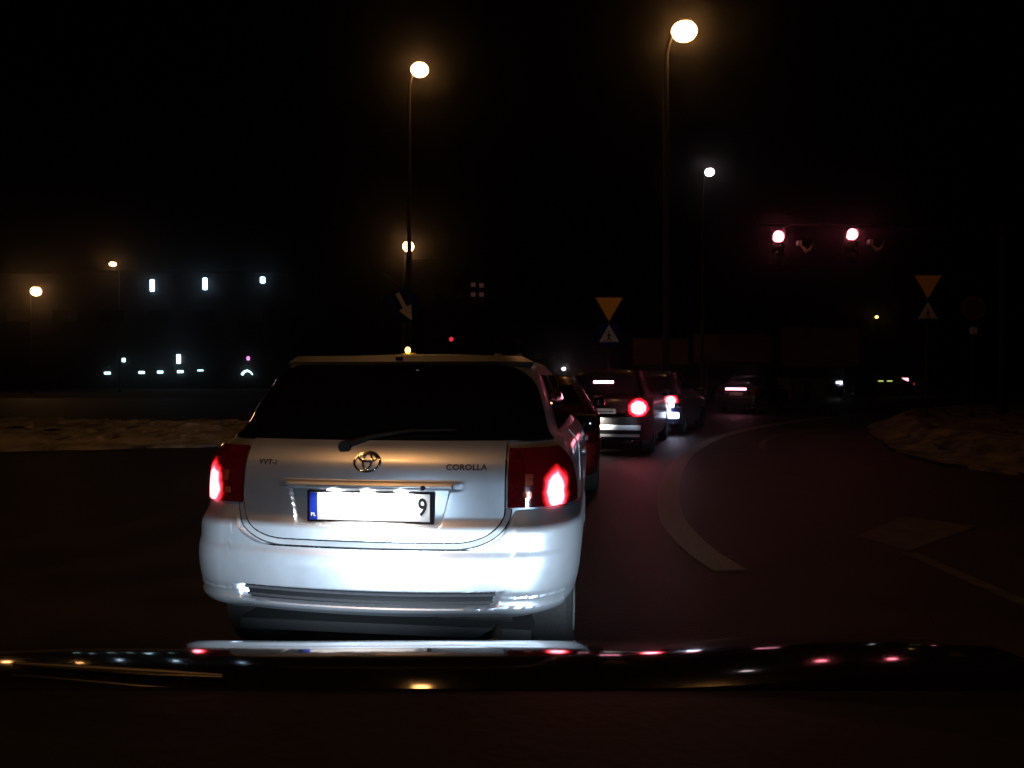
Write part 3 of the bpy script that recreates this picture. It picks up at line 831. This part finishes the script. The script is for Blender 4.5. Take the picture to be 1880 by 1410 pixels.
# =================================================================== STREET LAMPS
def bowl(bm, c, s):
    r = bmesh.ops.create_uvsphere(bm, u_segments=14, v_segments=8, radius=.5)
    for v in r['verts']: v.co = Vector((v.co.x * s[0], v.co.y * s[1], v.co.z * s[2])) + Vector(c)
def street_lamp(x, y, h, label, m='sodium', arm=(.8, 0), size=(.42, .42, .30), pole_r=.075, power=0, col=(1, .62, .3), double=None, lx=None):
    root = empty('street_lamp', (x, y, 0)); tag(root, label, 'street lamp', 'street lamps around the junction')
    bm = bmesh.new(); lathe(bm, [(0, .17), (.25, .16), (.3, pole_r * 1.3), (.9, pole_r * 1.25)], 20, 'Z'); link('base', bm, M['steel'], root)
    bm = bmesh.new(); pts = [(0, 0, .9), (0, 0, h * .5), (0, 0, h - .8)]
    for k in range(1, 7):
        f = k / 6; pts.append((arm[0] * (1 - math.cos(f * PI / 2)), arm[1] * (1 - math.cos(f * PI / 2)), h - .8 + .95 * math.sin(f * PI / 2)))
    pts.append((arm[0] * 1.0 + .0001, arm[1], h + .2))
    tube(bm, pts, [pole_r * 1.1, pole_r * .9, pole_r * .7] + [pole_r * .5] * 7, 12)
    link('pole', bm, M['steel'], root)
    ax, ay = arm
    bm = bmesh.new(); box(bm, (ax, ay, h + size[2] * .44), (size[0] * .5, size[1] * .5, .10), None, .03); hd = link('lamp_head', bm, M['steel'], root)
    bm = bmesh.new(); bowl(bm, (ax, ay, h), size); link('lamp_bowl', bm, M[m], hd)
    return root
def px(pxx, y): return (pxx - 940) / 1300 * y
def pz(pyy, y): return CAM_Z + (695 - pyy) / 1300 * y
def lamp_at(pxx, pyy, y, label, m, dx, size, **k):
    z = pz(pyy, y); return street_lamp(px(pxx, y) - dx, y, z, label, m, (dx, 0), size, **k)
lamp_at(1255, 60, 17.8, 'nearest and brightest sodium street lamp, above the yellow sign at the bend', 'sodium', .45, (.64, .5, .50), pole_r=.09)
lamp_at(771, 130, 20, 'tall sodium street lamp at upper centre left, on the snowy median', 'sodium', .3, (.50, .4, .40))
lamp_at(750, 453, 46, 'sodium street lamp right above the white arrow sign', 'sodium_far', .3, (.72, .7, .7))
lamp_at(1302, 317, 31, 'white street lamp between the brightest sodium lamp and the red signals', 'white_lamp', .3, (.42, .4, .34))
lamp_at(67, 535, 62, 'leftmost glowing sodium street lamp at the picture edge', 'sodium_far', .5, (.85, .8, .8))
lamp_at(208, 485, 70, 'small flat sodium street lamp over the row of blue wall lamps', 'sodium_far', -.6, (.70, .5, .42))
lamp_at(1609, 582, 120, 'tiny distant sodium street lamp left of the right hand yellow sign', 'amber', .4, (.6, .5, .5))
lamp_at(1035, 677, 150, 'tiny distant white street lamp just right of the hatchback roof', 'white_lamp', .4, (.8, .7, .7))
# the same row goes on behind the camera
street_lamp(-4.4, -3.2, 8.5, 'sodium street lamp beside the road behind the viewer', 'sodium_near', (.7, 0), (.8, .5, .3))

# =================================================================== TRAFFIC SIGNALS on a mast arm
def signal(x, y, z, label, sideways=False):
    root = empty('traffic_signal', (x, y, z)); tag(root, label, 'traffic light', 'signal heads on the mast arm')
    bm = bmesh.new(); box(bm, (0, .1, -.36), (.40, .18, 1.06), None, .04); hs = link('housing', bm, M['black'], root)
    for k in range(3):
        zc = -.33 * k - .03
        bm = bmesh.new(); lathe(bm, [(.012, .175), (-.012, .172), (-.05, .11), (-.062, .02)], 28, 'Y', (0, 0, zc))
        link('signal_lens', bm, M['signal_red'] if k == 0 else M['lens_off'], hs)['label'] = ('lit red lens' if k == 0 else 'unlit lens')
        bm = bmesh.new()
        # hood
        n = 18; a = []; b = []
        for i in range(n + 1):
            t = -.35 + (PI + .7) * i / n
            a.append(bm.verts.new((.185 * math.cos(t), .0, zc + .185 * math.sin(t)))); b.append(bm.verts.new((.185 * math.cos(t), -.08 - .05 * math.sin(t), zc + .165 * math.sin(t))))
        for i in range(n): bm.faces.new([a[i], a[i + 1], b[i + 1], b[i]])
        link('visor', bm, M['black'], hs)
    return root
sy = 22
for pxx, pyy, lb in ((1428, 433, 'left of the two red traffic signals over the road'), (1563, 429, 'right of the two red traffic signals over the road')):
    signal(px(pxx, sy), sy, pz(pyy, sy), lb)
mast = empty('signal_mast', (px(1840, sy + .3), sy + .3, 0)); tag(mast, 'dark steel mast with a long arm carrying the red signals', 'signal mast')
bm = bmesh.new(); tube(bm, [(0, 0, 0), (0, 0, 3), (0, 0, 6.2)], [.14, .11, .09], 14); link('pole', bm, M['black'], mast)
bm = bmesh.new(); a = px(1400, sy) - px(1840, sy + .3); tube(bm, [(0, 0, 5.9), (a * .5, 0, 6.12), (a, 0, 6.15)], [.07, .055, .04], 12); link('arm', bm, M['black'], mast)
def cam_box(pxx, pyy, y, label):
    """pale bracket and detector beside each signal"""
    root = empty('detector', (px(pxx, y), y, pz(pyy, y))); tag(root, label, 'traffic detector', 'pale detectors beside the red signals')
    bm = bmesh.new(); box(bm, (-.20, 0, .05), (.13, .18, .15), None, .02); link('detector_box', bm, M['white_sign'], root)
    bm = bmesh.new(); tube(bm, [(-.15, 0, -.02), (.02, 0, -.20), (.16, .02, -.12), (.26, .02, .10)], [.03, .06, .045, .02], 10); link('bracket', bm, mat('pale_bracket', (.45, .40, .36), .5), root)
    return root
cam_box(1478, 450, sy, 'pale detector just right of the left red signal')
cam_box(1608, 448, sy, 'pale detector just right of the right red signal')

# =================================================================== SIGNS
def tri_pts(s, up=True, rnd=.03):
    h = s * math.sqrt(3) / 2; c = [(-s / 2, -h / 3), (s / 2, -h / 3), (0, 2 * h / 3)]
    if not up: c = [(x, -z) for x, z in c][::-1]
    out = []
    for i in range(3):
        p = Vector(c[i]); a = (Vector(c[i - 1]) - p).normalized(); b = (Vector(c[(i + 1) % 3]) - p).normalized()
        q0 = p + a * rnd * 1.7; q1 = p + b * rnd * 1.7
        for k in range(5):
            t = k / 4; out.append(tuple((1 - t) ** 2 * q0 + 2 * t * (1 - t) * p + t * t * q1))
    return out
def yield_sign(x, y, zc, label, yaw=0, s=.80):
    root = empty('yield_sign', (x, y, 0), yaw); tag(root, label, 'road sign', 'yellow give way signs with a crossing sign below')
    bm = bmesh.new(); tube(bm, [(0, .05, 0), (0, .05, zc + .3)], .035, 12); link('post', bm, M['steel'], root)
    bm = bmesh.new(); prism(bm, [(p[0], p[1] + zc) for p in tri_pts(s, False)], 0, .012); t = link('triangle_board', bm, M['red_sign'], root, smooth=False)
    bm = bmesh.new(); prism(bm, [(p[0], p[1] + zc) for p in tri_pts(s * .90, False, .02)], -.004, -.001); link('yellow_face', bm, M['yellow_sign'], t, smooth=False)
    zq = zc - .48 * s / .8 - .30
    bm = bmesh.new(); box(bm, (0, .006, zq), (.60, .012, .60), None, .004); q = link('crossing_board', bm, M['blue_sign'], root)
    bm = bmesh.new(); prism(bm, [(p[0], p[1] + zq - .045) for p in tri_pts(.54, True, .005)], -.004, -.001); link('white_triangle', bm, M['white_sign'], q, smooth=False)
    # walking figure
    bm = bmesh.new()
    tube(bm, [(0, -.006, zq + .03), (0, -.006, zq - .07)], .022, 8)
    tube(bm, [(0, -.006, zq - .07), (-.05, -.006, zq - .17)], .014, 8); tube(bm, [(0, -.006, zq - .07), (.05, -.006, zq - .17)], .014, 8)
    tube(bm, [(0, -.006, zq + .01), (.06, -.006, zq - .04)], .010, 8); tube(bm, [(0, -.006, zq + .01), (-.06, -.006, zq - .04)], .010, 8)
    lathe(bm, [(-.004, .022), (.0, .022)], 14, 'Y', (0, -.006, zq + .075))
    for v in bm.verts: v.co.y = -.006 + (v.co.y + .006) * .1
    for i in range(5): box(bm, (-.16 + .08 * i, -.0055, zq - .185), (.04, .002, .018))
    link('walking_figure', bm, M['black'], q, smooth=False)
    return root
yield_sign(px(1118, 19), 19, pz(561, 19), 'yellow triangle sign over a white triangle, behind the dark car', s=.80)
yield_sign(px(1703, 19.5), 19.5, pz(520, 19.5), 'dimmer yellow triangle sign on the right, standing by the snowy verge', s=.80)
# keep-right disc with island bollard
ks = empty('keep_right_sign', (px(741, 17), 17, 0)); tag(ks, 'round blue sign with a white arrow pointing down right, beyond the hatchback roof', 'road sign')
zc = pz(561, 17)
bm = bmesh.new(); tube(bm, [(0, .05, 0), (0, .05, zc)], .035, 12); link('post', bm, M['steel'], ks)
bm = bmesh.new(); lathe(bm, [(0, .40), (.012, .40)], 48, 'Y', (0, 0, zc)); dsc = link('disc', bm, M['blue_sign'], ks)
bm = bmesh.new()
d = Vector((math.cos(math.radians(-62)), math.sin(math.radians(-62)))); n = Vector((-d.y, d.x))
def ap(a, b): q = d * a + n * b; return (q.x + .02, q.y + zc - .02)
prism(bm, [ap(-.36, .05), ap(-.36, -.05), ap(.03, -.05), ap(.03, -.16), ap(.36, -.02), ap(.36, .02), ap(.03, .17), ap(.03, .05)][::1], -.004, -.001)
link('arrow', bm, M['white_sign'], dsc, smooth=False)
bd = empty('bollard', (px(752, 16), 16, 0)); tag(bd, 'yellow island bollard with an added amber glow just above the hatchback roof', 'bollard')
bm = bmesh.new(); box(bm, (0, 0, .95), (.34, .22, 1.9), None, .06); link('post', bm, M['yellow_sign'], bd)
bm = bmesh.new(); bowl(bm, (-.02, -.14, pz(643, 15.86)), (.13, .08, .15)); link('amber_glow', bm, M['amber'], bd)  # glow added for a street lamp's reflection on the hatchback roof
# round prohibition sign right
rs = empty('round_sign', (px(1787, 21), 21, 0)); tag(rs, 'faint round red ringed sign with a small plate below, at the far right', 'road sign')
zc = pz(566, 21)
bm = bmesh.new(); tube(bm, [(0, .05, 0), (0, .05, zc)], .035, 12); link('post', bm, M['under'], rs)
bm = bmesh.new(); lathe(bm, [(0, .36), (.012, .36)], 40, 'Y', (0, 0, zc)); q = link('ring', bm, M['red_sign'], rs)
bm = bmesh.new(); lathe(bm, [(-.004, .27), (-.001, .27)], 40, 'Y', (0, 0, zc)); link('disc_face', bm, mat('dark_sign_face', (.05, .05, .05), .5), q)
bm = bmesh.new(); box(bm, (0, 0, pz(607, 21)), (.22, .015, .2), None, .003); link('small_plate', bm, M['white_sign'], rs)

# =================================================================== BILLBOARDS, SIDE-ON CAR, FAR BUILDINGS
for i, (x0, x1, y0, y1, m, lb) in enumerate(((1160, 1266, 620, 672, 'poster_a', 'dim red billboard behind the dark cars, leftmost of three'),
                                     (1272, 1420, 612, 668, 'poster_b', 'dim brown billboard in the middle of the roadside row'),
                                     (1432, 1580, 600, 676, 'poster_c', 'palest and tallest billboard, rightmost of three'))):
    Y = 44; xa, xb = px(x0, Y), px(x1, Y); za, zb = pz(y1, Y), pz(y0, Y)
    r = empty('billboard', ((xa + xb) / 2, Y, 0)); tag(r, lb, 'billboard', 'billboards beyond the junction')
    w = xb - xa; h = zb - za
    bm = bmesh.new(); box(bm, (0, .08, (za + zb) / 2), (w, .12, h), None, .02); f = link('frame', bm, M['steel'], r)
    bm = bmesh.new(); box(bm, (0, .012, (za + zb) / 2), (w - .22, .012, h - .22)); link('poster', bm, M[m], r)
    for sx in (-.32, .32):
        bm = bmesh.new(); box(bm, (sx * w, .22, za / 2 + .3), (.12, .12, za + .6)); link('leg', bm, M['steel'], r)
bc = empty('kiosk', (px(1470, 46), 46, 0)); tag(bc, 'low pale kiosk wall below the rightmost billboard', 'kiosk')
bm = bmesh.new(); box(bm, (0, 0, .7), (2.4, 1.6, 1.4), None, .03); link('wall', bm, M['line'], bc)
bm = bmesh.new(); box(bm, (0, 0, 1.45), (2.6, 1.8, .1), None, .02); link('roof', bm, M['under'], bc)
bm = bmesh.new(); box(bm, (.1, -.81, .65), (.5, .03, 1.2)); link('door', bm, M['under'], bc)

sc_, sh_ = far_car('side_on_car', (px(1672, 50), 50, 0.12), math.radians(-88), M['dark_paint'], 'dark car seen side on far right, with one white lamp and a red one', L=4.9, H=1.5, bar_w=0, tail=True, bulb_k=.6)
bm = bmesh.new(); box(bm, (.89, 4.6, .92), (.06, .42, .16), None, .02); link('front_lamp', bm, M['head_lens'], sc_)
for yy in (1.9, 2.5):  # glowing strips stand in for small yellow glints along the flank
    bm = bmesh.new(); box(bm, (-.90, yy, 1.03), (.03, .36, .07), None, .01); link('side_glint', bm, emit('green_yellow_glint', (.75, .9, .2), .9), sc_)
    bm = bmesh.new(); box(bm, (.90, yy, 1.03), (.03, .36, .07), None, .01); link('side_glint', bm, emit('green_yellow_glint', (.75, .9, .2), .9), sc_)
bm = bmesh.new(); box(bm, (.88, .02, 1.12), (.10, .62, .24), None, .04); link('side_tail_lamp', bm, emit('pink_red_lamp', (1, .28, .4), 4.5), sc_)

hall = empty('warehouse', (-42, 92, 0)); tag(hall, 'long dark hall on the left with bluish wall lamps and a row of small lights', 'building')
bm = bmesh.new(); box(bm, (-6, 8, 7.5), (62, 16, 15), None, .05); link('wall', bm, M['wall_dark'], hall)
bm = bmesh.new(); box(bm, (-6, 8, 15.1), (63, 17, .3)); link('roof', bm, M['under'], hall)
HY = 91.7
def hall_lamp(pxx, pyy, w, h, m, nm='wall_lamp'):
    bm = bmesh.new(); box(bm, (px(pxx, HY) + 42, -.15, pz(pyy, HY)), (w, .25, h), None, min(w, h) * .25); return link(nm, bm, M[m], hall)
for pxx, pyy, w, h in ((279, 524, .58, 1.55), (376, 521, .58, 1.55), (482, 514, .62, .80), (327, 659, .52, 1.2)): hall_lamp(pxx, pyy, w, h, 'led_blue')
hall_lamp(226, 661, .45, .55, 'led_cold'); hall_lamp(455, 658, .38, .5, 'led_pink')
for pxx, w in ((196, .8), (259, .75), (293, .75), (330, .8)): hall_lamp(pxx, 685 - (pxx - 196) * .02, w, .36, 'led_cold', 'strip_lamp')
hall_lamp(367, 680, .7, .2, 'led_cold', 'strip_lamp')
for k in range(10):
    bm = bmesh.new(); box(bm, (-34 + k * 6, -.02, 9.5), (3.2, .06, 1.4)); link('window', bm, M['window_dark'], hall)
bm = bmesh.new()
pts = [(px(444, HY) + 42, -.3, pz(688, HY)), (px(448, HY) + 42, -.3, pz(683, HY)), (px(454, HY) + 42, -.3, pz(680.5, HY)), (px(460, HY) + 42, -.3, pz(683, HY)), (px(464, HY) + 42, -.3, pz(688, HY))]
tube(bm, pts, [.18, .16, .16, .1, .08], 10); link('entrance_arch_light', bm, M['led_cold'], hall)

blk = empty('added_block', (px(900, 150), 150, 0)); tag(blk, 'dark block added behind the hatchback to carry four faint pink squares', 'building')  # block invented to carry four faint glowing dots
bm = bmesh.new(); box(bm, (0, 8, 13), (34, 16, 26), None, .05); link('wall', bm, M['wall_dark'], blk)
bm = bmesh.new(); box(bm, (0, 8, 26.2), (35, 17, .4)); link('roof', bm, M['under'], blk)
pink_dots = {(869, 523), (884, 524), (869, 541), (884, 541)}
for a_, b_ in pink_dots:
    bm = bmesh.new(); box(bm, (px(a_, 150) - px(900, 150), -.05, pz(b_, 150)), (1.0, .1, .9)); link('window', bm, M['dimpink'], blk)['label'] = 'faint pink glowing square'
for i in range(8):
    for j in range(7):
        x = -15 + i * 4.2; z = 2.8 + j * 3.2
        if abs(x - (-3.5)) < 3 and abs(z - 20) < 3.4: continue
        bm = bmesh.new(); box(bm, (x, -.02, z), (1.5, .06, 1.3)); link('window', bm, M['window_dark'], blk)
tl = empty('distant_signal', (px(829, 80), 80, 0)); tag(tl, 'tiny distant red lamp above the hatchback roof', 'traffic light')
bm = bmesh.new(); tube(bm, [(0, 0, 0), (0, 0, 5.2)], .08, 10); link('pole', bm, M['under'], tl)
bm = bmesh.new(); box(bm, (0, -.1, 5.4), (.4, .3, 1.1), None, .05); link('housing', bm, M['black'], tl)
bm = bmesh.new(); bowl(bm, (0, -.28, pz(623, 80)), (.5, .1, .5)); link('signal_lens', bm, M['red_small'], tl)

# =================================================================== HALO HAZE: thin mist added to give the lamps their glow
bm = bmesh.new(); box(bm, (0, 55, 8.0), (150, 240, 18.0))
hz = link('halo_haze', bm, None, smooth=False, mats=[])
hm = bpy.data.materials.new('halo_mist'); hm.use_nodes = True; t = hm.node_tree; t.nodes.clear()
v = t.nodes.new('ShaderNodeVolumePrincipled'); v.inputs['Color'].default_value = (.9, .9, .92, 1); v.inputs['Density'].default_value = .0014; v.inputs['Anisotropy'].default_value = .965
o_ = t.nodes.new('ShaderNodeOutputMaterial'); t.links.new(v.outputs[0], o_.inputs['Volume'])
hz.data.materials.append(hm); tag(hz, kind='stuff')
